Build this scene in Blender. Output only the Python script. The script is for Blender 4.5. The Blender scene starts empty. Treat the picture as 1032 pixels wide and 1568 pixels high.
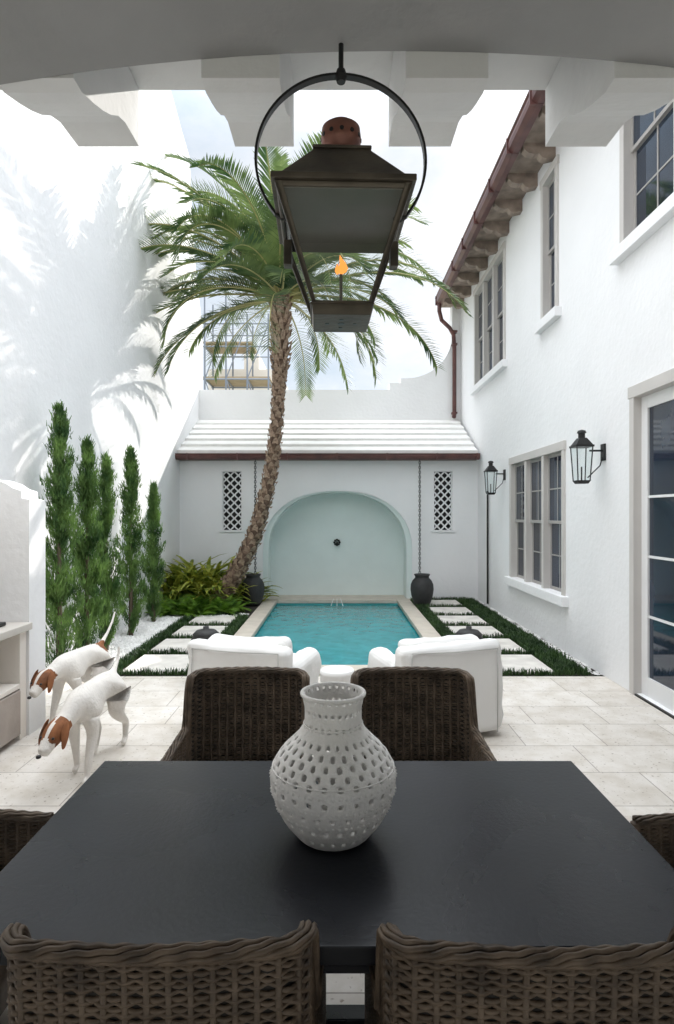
import bpy, math, random
from mathutils import Vector, Matrix, noise
R=random.Random(7)
sc=bpy.context.scene
# ---------------------------------------------------------------- materials
def newmat(name):
    m=bpy.data.materials.new(name); m.use_nodes=True
    nt=m.node_tree; b=nt.nodes['Principled BSDF']; return m,nt,b
def mat(name,col,rough=.6,metal=0,var=.0,vscale=3,bump=0,bscale=40,col2=None,spec=.5):
    m,nt,b=newmat(name); N=nt.nodes; L=nt.links
    b.inputs['Roughness'].default_value=rough; b.inputs['Metallic'].default_value=metal
    b.inputs['Specular IOR Level'].default_value=spec
    b.inputs['Base Color'].default_value=(*col,1)
    tc=N.new('ShaderNodeTexCoord')
    if col2 or var:
        n=N.new('ShaderNodeTexNoise'); n.inputs['Scale'].default_value=vscale; n.inputs['Detail'].default_value=6
        L.new(tc.outputs['Object'],n.inputs['Vector'])
        r=N.new('ShaderNodeValToRGB'); r.color_ramp.elements[0].position=.32; r.color_ramp.elements[1].position=.68
        c2=col2 if col2 else tuple(c*(1-var) for c in col)
        r.color_ramp.elements[0].color=(*c2,1); r.color_ramp.elements[1].color=(*col,1)
        L.new(n.outputs['Fac'],r.inputs['Fac']); L.new(r.outputs['Color'],b.inputs['Base Color'])
    if bump:
        n2=N.new('ShaderNodeTexNoise'); n2.inputs['Scale'].default_value=bscale; n2.inputs['Detail'].default_value=5
        L.new(tc.outputs['Object'],n2.inputs['Vector'])
        bp=N.new('ShaderNodeBump'); bp.inputs['Strength'].default_value=bump; bp.inputs['Distance'].default_value=.02
        L.new(n2.outputs['Fac'],bp.inputs['Height']); L.new(bp.outputs['Normal'],b.inputs['Normal'])
    return m
def leafmat(name,c1,c2,scale=6,trans=.35):
    m,nt,b=newmat(name); N=nt.nodes; L=nt.links
    tc=N.new('ShaderNodeTexCoord'); n=N.new('ShaderNodeTexNoise'); n.inputs['Scale'].default_value=scale; n.inputs['Detail'].default_value=4
    L.new(tc.outputs['Object'],n.inputs['Vector'])
    r=N.new('ShaderNodeValToRGB'); r.color_ramp.elements[0].position=.35; r.color_ramp.elements[1].position=.65
    r.color_ramp.elements[0].color=(*c1,1); r.color_ramp.elements[1].color=(*c2,1)
    L.new(n.outputs['Fac'],r.inputs['Fac']); L.new(r.outputs['Color'],b.inputs['Base Color'])
    b.inputs['Roughness'].default_value=.5; b.inputs['Specular IOR Level'].default_value=.35
    t=N.new('ShaderNodeBsdfTranslucent'); L.new(r.outputs['Color'],t.inputs['Color'])
    mx=N.new('ShaderNodeMixShader'); mx.inputs['Fac'].default_value=trans
    out=N['Material Output']; L.new(b.outputs[0],mx.inputs[1]); L.new(t.outputs[0],mx.inputs[2]); L.new(mx.outputs[0],out.inputs['Surface'])
    return m
STUCCO=mat('white_stucco',(.86,.86,.868),.85,var=.04,vscale=1.3,bump=.3,bscale=14,spec=.2)
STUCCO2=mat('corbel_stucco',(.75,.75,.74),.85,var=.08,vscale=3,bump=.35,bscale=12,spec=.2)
SOFFIT=mat('shade_greyed_soffit',(.36,.36,.355),.85,var=.14,vscale=2.5,bump=.3,bscale=10,spec=.2)  # shade under the porch is put into the colour as darker grey
POOLTINT=mat('pool_tinted_plaster',(.77,.85,.83),.7,var=.05,vscale=2,bump=.15,bscale=18)  # blue-green light reflected from the pool is put into the plaster colour
ROOF=mat('white_roof_tile',(.86,.85,.83),.8,var=.08,vscale=6,bump=.2)
COPPER=mat('aged_copper_gutter',(.14,.06,.052),.4,metal=.2,col2=(.08,.035,.035),vscale=5)
RAFTER=mat('rafter_wood',(.34,.27,.22),.7,col2=(.18,.14,.115),vscale=6,bump=.2)
TRIM=mat('taupe_window_trim',(.58,.555,.53),.55,var=.05)
SASH=mat('sash_paint',(.38,.36,.34),.5,var=.05)
WHITEP=mat('white_paint',(.8,.8,.8),.5,var=.03)
GLASS=mat('window_glass',(.035,.055,.09),.04,col2=(.010,.014,.022),vscale=.8,spec=.6)
DARK=mat('dark_metal',(.018,.018,.018),.45,metal=.3,var=.3)
LANT=mat('lantern_bronze',(.12,.10,.076),.45,metal=.4,col2=(.05,.042,.033),vscale=9,bump=.12)
HOOD=mat('lantern_reflector',(.018,.017,.017),.5,metal=.2,col2=(.008,.008,.008),vscale=14)
LANTC=mat('lantern_copper',(.26,.11,.08),.45,metal=.4,col2=(.12,.05,.037),vscale=12)
URN=mat('charcoal_urn',(.035,.035,.035),.7,var=.3,vscale=9,bump=.3)
FAB=mat('white_slipcover',(.82,.81,.79),.9,var=.04,vscale=2,bump=.3,bscale=7)
PIPING=mat('slipcover_seam',(.50,.49,.47),.9)
WOODG=mat('grey_wood',(.42,.36,.32),.6,col2=(.30,.26,.23),vscale=4,bump=.1)
COUNTER=mat('counter_stone',(.62,.58,.53),.35,var=.08)
KITP=mat('kitchen_plaster',(.80,.75,.69),.8,var=.04,bump=.15)
STONE=mat('stepping_stone',(.74,.71,.66),.8,col2=(.58,.55,.51),vscale=5,bump=.3,bscale=25)
COPING=mat('coping_stone',(.62,.56,.48),.7,var=.15,vscale=5,bump=.2)
SOIL=mat('soil',(.035,.028,.02),.95,var=.4,vscale=9,bump=.6)
GROUND=mat('ground_dirt',(.30,.27,.22),.95,col2=(.16,.18,.10),vscale=.4,bump=.3)
PEB=mat('white_pebble',(.80,.79,.77),.7,var=.25,vscale=20)
GRASS=leafmat('mondo_grass_leaf',(.018,.046,.014),(.06,.115,.034),7,.25)
PALM=leafmat('palm_leaflet',(.032,.075,.024),(.19,.26,.085),2.0,.32)
RACH=mat('palm_rachis',(.50,.46,.20),.6,var=.2)
TRUNK=mat('palm_trunk_bark',(.20,.13,.09),.9,col2=(.07,.042,.028),vscale=14,bump=.6,bscale=30)
BOOT=mat('palm_leaf_boot',(.46,.34,.25),.85,col2=(.19,.12,.08),vscale=22,bump=.4)
CYP=leafmat('cypress_leaf',(.035,.09,.025),(.20,.33,.085),5,.3)
BARK=mat('bark',(.12,.09,.06),.9,var=.3)
FERN=leafmat('fern_leaf',(.04,.11,.015),(.22,.40,.045),6,.35)
CROT=leafmat('croton_leaf',(.09,.16,.02),(.50,.50,.08),7,.35)
DOGW=mat('dog_white_coat',(.80,.76,.71),.85,var=.14,vscale=9,bump=.4,bscale=60)
DOGB=mat('dog_brown_coat',(.30,.11,.038),.8,var=.5,vscale=15,bump=.2,bscale=60)
BLACK=mat('black_nose',(.01,.01,.01),.3)
STEEL=mat('scaffold_steel',(.22,.25,.30),.5,metal=.3)
PLANK=mat('scaffold_plank',(.40,.32,.22),.8,var=.2)
POOLT=mat('pool_plaster',(.12,.52,.52),.6,var=.1)
WICK=mat('wicker_strand',(.150,.108,.074),.5,col2=(.055,.039,.027),vscale=18,spec=.3)
WICKB=mat('wicker_light_backing',(.015,.012,.009),.8)
TABLE,nt,b=newmat('ebonised_table')
N=nt.nodes;L=nt.links
tc=N.new('ShaderNodeTexCoord');n=N.new('ShaderNodeTexNoise');n.inputs['Scale'].default_value=4;n.inputs['Detail'].default_value=8
L.new(tc.outputs['Object'],n.inputs['Vector'])
r=N.new('ShaderNodeValToRGB');r.color_ramp.elements[0].position=.3;r.color_ramp.elements[1].position=.75
r.color_ramp.elements[0].color=(.007,.008,.011,1);r.color_ramp.elements[1].color=(.013,.015,.021,1)
L.new(n.outputs['Fac'],r.inputs['Fac']);L.new(r.outputs['Color'],b.inputs['Base Color'])
n4=N.new('ShaderNodeTexNoise');n4.inputs['Scale'].default_value=1.6;n4.inputs['Detail'].default_value=5;n4.inputs['Roughness'].default_value=.5;n4.inputs['Distortion'].default_value=.4
L.new(tc.outputs['Object'],n4.inputs['Vector'])
mr=N.new('ShaderNodeMapRange');mr.inputs['From Min'].default_value=.3;mr.inputs['From Max'].default_value=.7;mr.inputs['To Min'].default_value=.24;mr.inputs['To Max'].default_value=.33
L.new(n4.outputs['Fac'],mr.inputs['Value']);L.new(mr.outputs[0],b.inputs['Roughness'])
b.inputs['Specular IOR Level'].default_value=.30
n3=N.new('ShaderNodeTexNoise');n3.inputs['Scale'].default_value=60
L.new(tc.outputs['Object'],n3.inputs['Vector'])
bp=N.new('ShaderNodeBump');bp.inputs['Strength'].default_value=.05;bp.inputs['Distance'].default_value=.01
L.new(n3.outputs['Fac'],bp.inputs['Height']);L.new(bp.outputs['Normal'],b.inputs['Normal'])
VASE=mat('pierced_white_clay',(.84,.82,.79),.9,var=.12,vscale=9,bump=.28,bscale=90,spec=.2)
def paver():
    m,nt,b=newmat('travertine_paving');N=nt.nodes;L=nt.links
    tc=N.new('ShaderNodeTexCoord');br=N.new('ShaderNodeTexBrick')
    br.offset=.37; br.offset_frequency=2; br.squash=1.6; br.squash_frequency=3
    br.inputs['Scale'].default_value=1; br.inputs['Brick Width'].default_value=.62; br.inputs['Row Height'].default_value=.46
    br.inputs['Mortar Size'].default_value=.004; br.inputs['Mortar Smooth'].default_value=.2; br.inputs['Bias'].default_value=-.1
    br.inputs['Color1'].default_value=(.79,.75,.70,1);br.inputs['Color2'].default_value=(.67,.625,.57,1);br.inputs['Mortar'].default_value=(.38,.34,.30,1)
    mp=N.new('ShaderNodeMapping'); mp.inputs['Location'].default_value=(.2,.15,0)
    L.new(tc.outputs['Object'],mp.inputs['Vector']);L.new(mp.outputs[0],br.inputs['Vector'])
    n=N.new('ShaderNodeTexNoise');n.inputs['Scale'].default_value=5;n.inputs['Detail'].default_value=8;n.inputs['Roughness'].default_value=.65
    L.new(tc.outputs['Object'],n.inputs['Vector'])
    r=N.new('ShaderNodeValToRGB');r.color_ramp.elements[0].position=.3;r.color_ramp.elements[1].position=.6
    r.color_ramp.elements[0].color=(.80,.77,.72,1);r.color_ramp.elements[1].color=(1,1,1,1)
    L.new(n.outputs['Fac'],r.inputs['Fac'])
    mx=N.new('ShaderNodeMix');mx.data_type='RGBA';mx.blend_type='MULTIPLY';mx.inputs['Factor'].default_value=1
    L.new(br.outputs['Color'],mx.inputs['A']);L.new(r.outputs['Color'],mx.inputs['B']);
    v=N.new('ShaderNodeTexNoise');v.inputs['Scale'].default_value=38;v.inputs['Detail'].default_value=3
    L.new(tc.outputs['Object'],v.inputs['Vector'])
    r2=N.new('ShaderNodeValToRGB');r2.color_ramp.elements[0].position=.29;r2.color_ramp.elements[1].position=.37
    r2.color_ramp.elements[0].color=(.5,.45,.4,1);r2.color_ramp.elements[1].color=(1,1,1,1)
    L.new(v.outputs['Fac'],r2.inputs['Fac'])
    mx2=N.new('ShaderNodeMix');mx2.data_type='RGBA';mx2.blend_type='MULTIPLY';mx2.inputs['Factor'].default_value=1
    L.new(mx.outputs['Result'],mx2.inputs['A']);L.new(r2.outputs['Color'],mx2.inputs['B'])
    L.new(mx2.outputs['Result'],b.inputs['Base Color']);b.inputs['Roughness'].default_value=.6
    bp=N.new('ShaderNodeBump');bp.inputs['Strength'].default_value=.4;bp.inputs['Distance'].default_value=.006;bp.invert=True
    L.new(br.outputs['Fac'],bp.inputs['Height']);L.new(bp.outputs['Normal'],b.inputs['Normal'])
    return m
PAVER=paver()
WATER,nt,b=newmat('pool_water_surface');N=nt.nodes;L=nt.links
b.inputs['Roughness'].default_value=.06;b.inputs['IOR'].default_value=1.33
tc=N.new('ShaderNodeTexCoord');n=N.new('ShaderNodeTexNoise');n.inputs['Scale'].default_value=6;n.inputs['Detail'].default_value=3;n.inputs['Distortion'].default_value=.6
L.new(tc.outputs['Object'],n.inputs['Vector'])
bp=N.new('ShaderNodeBump');bp.inputs['Strength'].default_value=.25;bp.inputs['Distance'].default_value=.02
L.new(n.outputs['Fac'],bp.inputs['Height']);L.new(bp.outputs['Normal'],b.inputs['Normal'])
r=N.new('ShaderNodeValToRGB');r.color_ramp.elements[0].position=.35;r.color_ramp.elements[1].position=.7
r.color_ramp.elements[0].color=(.018,.23,.26,1);r.color_ramp.elements[1].color=(.035,.33,.36,1)
L.new(n.outputs['Fac'],r.inputs['Fac']);L.new(r.outputs['Color'],b.inputs['Base Color'])
CGL=bpy.data.materials.new('lantern_glass');CGL.use_nodes=True;nt=CGL.node_tree;nt.nodes.clear()
o=nt.nodes.new('ShaderNodeOutputMaterial');t=nt.nodes.new('ShaderNodeBsdfTransparent');g=nt.nodes.new('ShaderNodeBsdfGlossy');g.inputs['Roughness'].default_value=.05
t.inputs['Color'].default_value=(.92,.95,.95,1)
mx=nt.nodes.new('ShaderNodeMixShader');mx.inputs['Fac'].default_value=.05
nt.links.new(t.outputs[0],mx.inputs[1]);nt.links.new(g.outputs[0],mx.inputs[2]);nt.links.new(mx.outputs[0],o.inputs['Surface'])
FLAME=bpy.data.materials.new('gas_flame');FLAME.use_nodes=True;nt=FLAME.node_tree;nt.nodes.clear()
o=nt.nodes.new('ShaderNodeOutputMaterial');e=nt.nodes.new('ShaderNodeEmission');e.inputs['Color'].default_value=(1,.30,.05,1);e.inputs['Strength'].default_value=1.6
nt.links.new(e.outputs[0],o.inputs['Surface'])

# ---------------------------------------------------------------- helpers
def link(o,parent=None):
    sc.collection.objects.link(o)
    if parent: o.parent=parent
    return o
def empty(name,loc=(0,0,0),rz=0):
    e=bpy.data.objects.new(name,None);e.empty_display_size=.2;e.location=loc;e.rotation_euler=(0,0,rz);sc.collection.objects.link(e);return e
class MB:
    def __init__(s): s.v=[];s.f=[];s.mi=[];s.cur=0
    def face(s,idx): s.f.append(idx);s.mi.append(s.cur)
    def box(s,x0,x1,y0,y1,z0,z1,M=None):
        b=len(s.v)
        for z in(z0,z1):
            for x,y in((x0,y0),(x1,y0),(x1,y1),(x0,y1)):
                p=Vector((x,y,z)); s.v.append(tuple(M@p if M else p))
        for q in((3,2,1,0),(4,5,6,7),(0,1,5,4),(1,2,6,5),(2,3,7,6),(3,0,4,7)): s.face(tuple(b+i for i in q))
    def frustum(s,cx,cy,z0,z1,w0,w1,d0=None,d1=None,cap=True):
        d0=w0 if d0 is None else d0; d1=w1 if d1 is None else d1
        b=len(s.v)
        for z,w,d in((z0,w0,d0),(z1,w1,d1)):
            for sx,sy in((-1,-1),(1,-1),(1,1),(-1,1)): s.v.append((cx+sx*w,cy+sy*d,z))
        qs=[(0,1,5,4),(1,2,6,5),(2,3,7,6),(3,0,4,7)]
        if cap: qs+=[(3,2,1,0),(4,5,6,7)]
        for q in qs: s.face(tuple(b+i for i in q))
    def tube(s,pts,rad,n=8,cap=True,closed=False):
        pts=[Vector(p) for p in pts]; k=len(pts); b=len(s.v)
        rad=rad if hasattr(rad,'__len__') else [rad]*k
        up=Vector((0,0,1)); prev=None
        for i,p in enumerate(pts):
            if closed: t=pts[(i+1)%k]-pts[i-1]
            else: t=pts[min(i+1,k-1)]-pts[max(i-1,0)]
            t.normalize()
            if prev is None:
                a=up if abs(t.z)<.9 else Vector((1,0,0)); u=t.cross(a).normalized()
            else:
                u=prev-t*prev.dot(t)
                u=u.normalized() if u.length>1e-6 else t.cross(up).normalized()
            prev=u; w=t.cross(u)
            for j in range(n):
                a=2*math.pi*j/n; s.v.append(tuple(p+(u*math.cos(a)+w*math.sin(a))*rad[i]))
        m=k if closed else k-1
        for i in range(m):
            for j in range(n):
                i2=(i+1)%k
                s.face((b+i*n+j,b+i*n+(j+1)%n,b+i2*n+(j+1)%n,b+i2*n+j))
        if cap and not closed:
            s.face(tuple(b+j for j in range(n))[::-1]); s.face(tuple(b+(k-1)*n+j for j in range(n)))
    def lathe(s,cx,cy,prof,n=32,cap=True):
        b=len(s.v)
        for r,z in prof:
            for j in range(n):
                a=2*math.pi*j/n; s.v.append((cx+r*math.cos(a),cy+r*math.sin(a),z))
        for i in range(len(prof)-1):
            for j in range(n): s.face((b+i*n+j,b+i*n+(j+1)%n,b+(i+1)*n+(j+1)%n,b+(i+1)*n+j))
        if cap:
            s.face(tuple(b+j for j in range(n))[::-1]); s.face(tuple(b+(len(prof)-1)*n+j for j in range(n)))
    def mesh(s,name,mats):
        me=bpy.data.meshes.new(name); me.from_pydata(s.v,[],s.f)
        for m in mats: me.materials.append(m)
        me.polygons.foreach_set('material_index',s.mi); me.update(); return me
    def obj(s,name,mats,parent=None,smooth=False,bevel=0,seg=2,angle=None):
        if not isinstance(mats,(list,tuple)): mats=[mats]
        me=s.mesh(name,mats)
        if smooth:
            me.polygons.foreach_set('use_smooth',[True]*len(me.polygons))
        o=bpy.data.objects.new(name,me); link(o,parent)
        if bevel:
            m=o.modifiers.new('b','BEVEL');m.width=bevel;m.segments=seg;m.limit_method='ANGLE'
            for p in me.polygons:p.use_smooth=True
            w=o.modifiers.new('w','WEIGHTED_NORMAL')
        return o
MYZ=Matrix(((0,0,1,0),(1,0,0,0),(0,1,0,0),(0,0,0,1)))
MXZ=Matrix(((1,0,0,0),(0,0,-1,0),(0,1,0,0),(0,0,0,1)))
def extr(name,loops,a0,a1,plane,m,parent=None,bevel=0):
    cu=bpy.data.curves.new(name,'CURVE');cu.dimensions='2D';cu.fill_mode='BOTH';cu.extrude=abs(a1-a0)/2
    for lp in loops:
        sp=cu.splines.new('POLY');sp.points.add(len(lp)-1)
        for i,p in enumerate(lp): sp.points[i].co=(p[0],p[1],0,1)
        sp.use_cyclic_u=True
    tmp=bpy.data.objects.new('tmp',cu);sc.collection.objects.link(tmp)
    dg=bpy.context.evaluated_depsgraph_get(); me=bpy.data.meshes.new_from_object(tmp.evaluated_get(dg))
    bpy.data.objects.remove(tmp)
    c=(a0+a1)/2
    M=(Matrix.Translation((c,0,0))@MYZ) if plane=='YZ' else (Matrix.Translation((0,c,0))@MXZ)
    me.transform(M); me.materials.clear(); me.materials.append(m); me.name=name
    for p in me.polygons: p.material_index=0; p.use_smooth=False
    o=bpy.data.objects.new(name,me); link(o,parent)
    return o
def rect(a,b,c,d): return [(a,c),(b,c),(b,d),(a,d)]

# ---------------------------------------------------------------- key dims
XL,XR=-3.24,2.9; YB=12.1; YP=13.8
g=MB(); S=400; px0,px1,py0,py1=-1.23,1.23,6.75,11.9
xs=[-S,px0,px1,S]; ys=[-S,py0,py1,S]
for i in range(3):
    for j in range(3):
        if i==1 and j==1: continue
        b0=len(g.v); g.v+=[(xs[i],ys[j],-.02),(xs[i+1],ys[j],-.02),(xs[i+1],ys[j+1],-.02),(xs[i],ys[j+1],-.02)]; g.face((b0,b0+1,b0+2,b0+3))
g.obj('ground',GROUND)
def sheet(name,x0,x1,y0,y1,z,m,parent=None,th=.016):
    q=MB(); q.box(x0,x1,y0,y1,z-th,z); return q.obj(name,m,parent)
sheet('patio_paving',XL,XR,-5,6.36,0,PAVER)
p=empty('swimming_pool')
q=MB()
q.box(px0-.02,px1+.02,py0-.02,py1+.02,-1.4,-1.3); q.box(px0-.1,px0-.002,py0,py1,-1.4,-.03);q.box(px1+.002,px1+.1,py0,py1,-1.4,-.03)
q.box(px0,px1,py0-.1,py0-.002,-1.4,-.03);q.box(px0,px1,py1+.002,py1+.1,-1.4,-.03); q.obj('basin',POOLT,p)
q=MB(); b0=len(q.v); q.v+=[(px0,py0,-.07),(px1,py0,-.07),(px1,py1,-.07),(px0,py1,-.07)]; q.face((0,1,2,3)); q.obj('pool_water',WATER,p)
q=MB()
def slabs(axis,a0,a1,lo,hi,n):
    for i in range(n):
        s0=a0+(a1-a0)*i/n+.003; s1=a0+(a1-a0)*(i+1)/n-.003
        if axis=='y': q.box(lo,hi,s0,s1,-.045,.022)
        else: q.box(s0,s1,lo,hi,-.045,.022)
slabs('y',py0-.24,py1+.18,px0-.25,px0+.015,8);slabs('y',py0-.24,py1+.18,px1-.015,px1+.25,8)
slabs('x',px0+.018,px1-.018,py0-.24,py0+.015,4);slabs('x',px0+.018,px1-.018,py1-.015,py1+.18,4)
q.obj('coping',COPING,p,bevel=.006)
sheet('soil_bed',XL,px0-.25,6.362,YB,-.001,SOIL);sheet('soil_bed',px1+.25,XR,6.362,YB,-.001,SOIL)
st=empty('stepping_stone_path')
q=MB()
for side in(-1,1):
    for k in range(6):
        y0=6.46+k*.93+R.uniform(-.01,.01)
        if side<0 and k>3: continue
        x0,x1=1.68,2.40
        if side<0:x0,x1=-2.38,-1.68
        q.box(x0,x1,y0,y0+.80,-.02,.025)
q.obj('slabs',STONE,st,bevel=.008)
def grass(name,rects,dens,h=.07):
    g=MB()
    for (x0,x1,y0,y1) in rects:
        n=int((x1-x0)*(y1-y0)*dens)
        for i in range(n):
            x=R.uniform(x0,x1)+R.gauss(0,.012);y=R.uniform(y0,y1);a=R.uniform(0,6.28)
            hh=h*R.uniform(.5,1.15)*(1+.35*noise.noise(Vector((x*5,y*5,0))));w=.006
            l=R.uniform(.01,.05);b0=len(g.v);dx,dy=math.cos(a),math.sin(a)
            g.v+=[(x-dy*w,y+dx*w,0),(x+dy*w,y-dx*w,0),(x+dx*l*.4+dy*w*.7,y+dy*l*.4-dx*w*.7,hh*.7),(x+dx*l*.4-dy*w*.7,y+dy*l*.4+dx*w*.7,hh*.7),(x+dx*l,y+dy*l,hh)]
            g.face((b0,b0+1,b0+2,b0+3));g.face((b0+3,b0+2,b0+4))
    return g.obj(name,GRASS)
def strips(s,kmax):
    rr=[(1.50,1.67,6.38,YB-.1 if s>0 else 10.0),(2.42,2.76 if s>0 else 2.56,6.38,YB-.1 if s>0 else 10.0),(1.67,2.42,6.37,6.45)]
    for k in range(kmax): rr.append((1.67,2.42,6.46+k*.93+.81,6.46+(k+1)*.93-.01))
    if s<0: rr=[(-b,-a,c,d) for a,b,c,d in rr]
    return rr
grass('grass_border',strips(1,6),4500,.078);grass('grass_border',strips(-1,4),4500,.078)
g=MB()
def pebble(x,y,z,r):
    b0=len(g.v);rot=R.uniform(0,6.28);c,s_=math.cos(rot),math.sin(rot);rx,ry,rz=r*R.uniform(.8,1.4),r*R.uniform(.6,1),r*R.uniform(.5,.8)
    P=[(0,0,1),(1,0,.1),(.3,.95,0),(-.8,.6,.1),(-.8,-.6,0),(.3,-.95,.1)]
    for a,b,cc in P: g.v.append((x+(a*c*rx-b*s_*ry),y+(a*s_*rx+b*c*ry),z+cc*rz))
    for i in range(5): g.face((b0,b0+1+i,b0+1+(i+1)%5))
for i in range(6500):
    y=R.uniform(6.4,10.3); pebble(R.uniform(-3.22,-2.57),y,R.uniform(0,.022),R.uniform(.02,.045))
for i in range(1100):
    x=R.uniform(-2.72,-1.55);y=9.95+R.uniform(0,.5)*(1 if x<-2 else .6); pebble(x,y,R.uniform(0,.02),R.uniform(.018,.04))
for i in range(900):
    pebble(R.uniform(2.79,2.89),R.uniform(6.4,YB-.05),R.uniform(0,.01),R.uniform(.012,.022))
g.obj('white_gravel',PEB)

w=empty('garden_wall')
extr('tall_wall',[[(-2.5,-.3),(YP+.35,-.3),(YP+.35,6.3),(13.55,7.2),(13.2,8.4),(12.9,9.6),(12.3,9.75),(11.5,10.0),(9,10.8),(-2.5,11.5)]],XL-.4,XL,'YZ',STUCCO,w)
# ---------------------------------------------------------------- pool house (back)
ph=empty('pool_pavilion')
def archpts(x0,x1,zb,zs,zt,n=28,cx=None):
    c=(x0+x1)/2;a=(x1-x0)/2;h=zt-zs
    pts=[(x0,zb),(x1,zb)]
    for i in range(n+1):
        t=math.pi*i/n; ct,st_=math.cos(t),math.sin(t)
        pts.append((c+a*math.copysign(abs(ct)**.88,ct),zs+h*abs(st_)**.88))
    return pts
nic=archpts(-1.53,1.55,-.3,1.0,2.24)
v1=rect(-2.37,-1.96,1.43,2.64);v2=rect(1.99,2.38,1.43,2.64)
extr('front_wall',[rect(XL,XR,-.3,2.98),nic,v1,v2],YB,YB+.22,'XZ',STUCCO,ph)
inn=archpts(-1.42,1.44,-.3,1.0,2.21)
extr('niche_reveal',[archpts(-1.56,1.58,-.3,1.0,2.27),inn],YB+.06,YB+.7,'XZ',POOLTINT,ph)
sheetb=MB();sheetb.box(-1.8,1.8,YB+.62,YB+.8,-.3,2.6);sheetb.obj('niche_back',POOLTINT,ph)
q=MB();q.box(-1.53,1.55,py1+.19,YB+.62,-.05,.012);q.obj('niche_ledge',COPING,ph)
for nm,(x0,x1) in(('vent_screen',(-2.37,-1.96)),('vent_screen_b',(1.99,2.38))):
    q=MB();z0,z1=1.43,2.64;yc=YB+.07
    W=x1-x0;H=z1-z0;nx=5;cw=W/nx;nz=15;ch=H/nz
    def seg(ax,az,bx,bz,wd):
        q.tube([(ax,yc,az),((ax+bx)/2,yc-.012,(az+bz)/2),(bx,yc,bz)],wd,4,cap=False)
    for j in range(nz):
        for i in range(nx):
            a=x0+i*cw;zb=z0+j*ch
            if (i+j)%2==0: seg(a,zb,a+cw,zb+ch,.016)
            else: seg(a,zb+ch,a+cw,zb,.016)
    for j in range(nz+1): 
        for i in range(nx+1):
            if (i+j)%2==0:
                a=x0+i*cw;zb=z0+j*ch; q.box(max(a-.028,x0),min(a+.028,x1),yc-.014,yc+.014,max(zb-.014,z0),min(zb+.014,z1))
    q.box(x0-.0,x0+.018,yc-.03,yc+.03,z0,z1);q.box(x1-.018,x1,yc-.03,yc+.03,z0,z1)
    q.obj(nm,STUCCO,ph)
    q=MB();q.box(x0-.2,x1+.2,YB+.26,YB+.29,z0-.2,z1+.2);q.obj(nm+'_room_shade_sheet',DARK,ph)  # dark sheet stands in for the shade inside the room
    q=MB();q.box(x0-.05,x1+.05,YB-.03,YB-.002,z0-.04,z0-.003);q.obj(nm+'_sill',STUCCO,ph,bevel=.005)
n=6;ye,ze,yt,zt=11.86,2.99,YP,3.96
prof=[(ye,2.9)]
for i in range(n):
    y0=ye+(yt-ye)*i/n;y1=ye+(yt-ye)*(i+1)/n; z0=ze+(zt-ze)*i/n; z1=ze+(zt-ze)*(i+1)/n
    prof+=[(y0,z0+.06),(y0+.03,z0+.075),(y1,z1+.012)]
prof+=[(yt,2.9)]
extr('stepped_tile_roof',[prof],XL+.004,XR-.06,'YZ',ROOF,ph)
gp=[(11.86,2.86),(11.80,2.85),(11.75,2.88),(11.735,2.93),(11.75,2.95),(11.735,2.975),(11.86,2.975)]
extr('gutter',[gp],-3.235,2.86,'YZ',COPPER,ph)
q=MB()
for x in(-3.0,-2,-1,0,1,2,2.8): q.box(x-.012,x+.012,11.728,11.86,2.845,2.98)
q.box(XL+.01,XR-.05,11.862,YB,2.86,2.90)
q.obj('gutter_straps',COPPER,ph)
par=[(XL,-.3),(XR+2.5,-.3),(XR+2.5,6.9),(2.72,6.9),(2.70,6.3)]
for i in range(11):
    a=math.pi/2*i/10
    par.append((1.62+1.08*math.cos(a),5.95-1.0*math.sin(a)))
par+=[(1.5,4.95),(1.5,4.84),(1.23,4.84),(1.23,4.68),(XL,4.68)]
extr('back_parapet',[par],YP,YP+.35,'XZ',STUCCO,ph)
q=MB()
for k in range(8):
    a=k*math.pi/4; q.lathe(0+.055*math.cos(a),0,[(0.001,-.02),(.02,-.012),(.026,0),(.02,.012),(.001,.02)],8)
    for i in range(len(q.v)-40,len(q.v)):
        x,y,z=q.v[i]; q.v[i]=(x,z,y)
    for i in range(len(q.v)-40,len(q.v)):
        x,y,z=q.v[i]; q.v[i]=(x,y,z+.055*math.sin(a))
q.v=[(x,y+YB+.59,z+1.15) for x,y,z in q.v]
q.tube([(0,YB+.62,1.15),(0,YB+.5,1.15),(0,YB+.46,1.13)],.022,10)
q.obj('water_spout',DARK,ph)
q=MB()
for x in(-.12,0,.12):
    q.tube([(x*.5,py1-.02,.03),(x*.6,py1-.09,.06),(x,py1-.2,-.07)],[.004,.005,.008],6)
q.obj('water_jets',WHITEP,p)
for x in(-1.64,1.66):
    e=empty('rain_chain');q=MB();z=2.86;k=0
    while z>.60:
        pts=[]
        for j in range(8):
            a=2*math.pi*j/8; d=.019*math.cos(a);h=.032*math.sin(a)
            pts.append((x+(d if k%2 else 0),11.79+(0 if k%2 else d),z-.02+h))
        q.tube(pts,.0075,4,closed=True); z-=.048;k+=1
    q.obj('links',URN,e)
    e=empty('water_urn',(x*.985,11.30,0)) ; q=MB()
    pr=[(.11,.0),(.13,.01),(.17,.08),(.205,.2),(.222,.32),(.215,.42),(.18,.50),(.135,.545),(.13,.57),(.15,.60),(.152,.62),(.13,.62),(.11,.58),(.10,.5)]
    q.lathe(0,.0,[(a,b_*.98) for a,b_ in pr],40); 
    q.obj('jar',URN,e,smooth=True)
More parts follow.
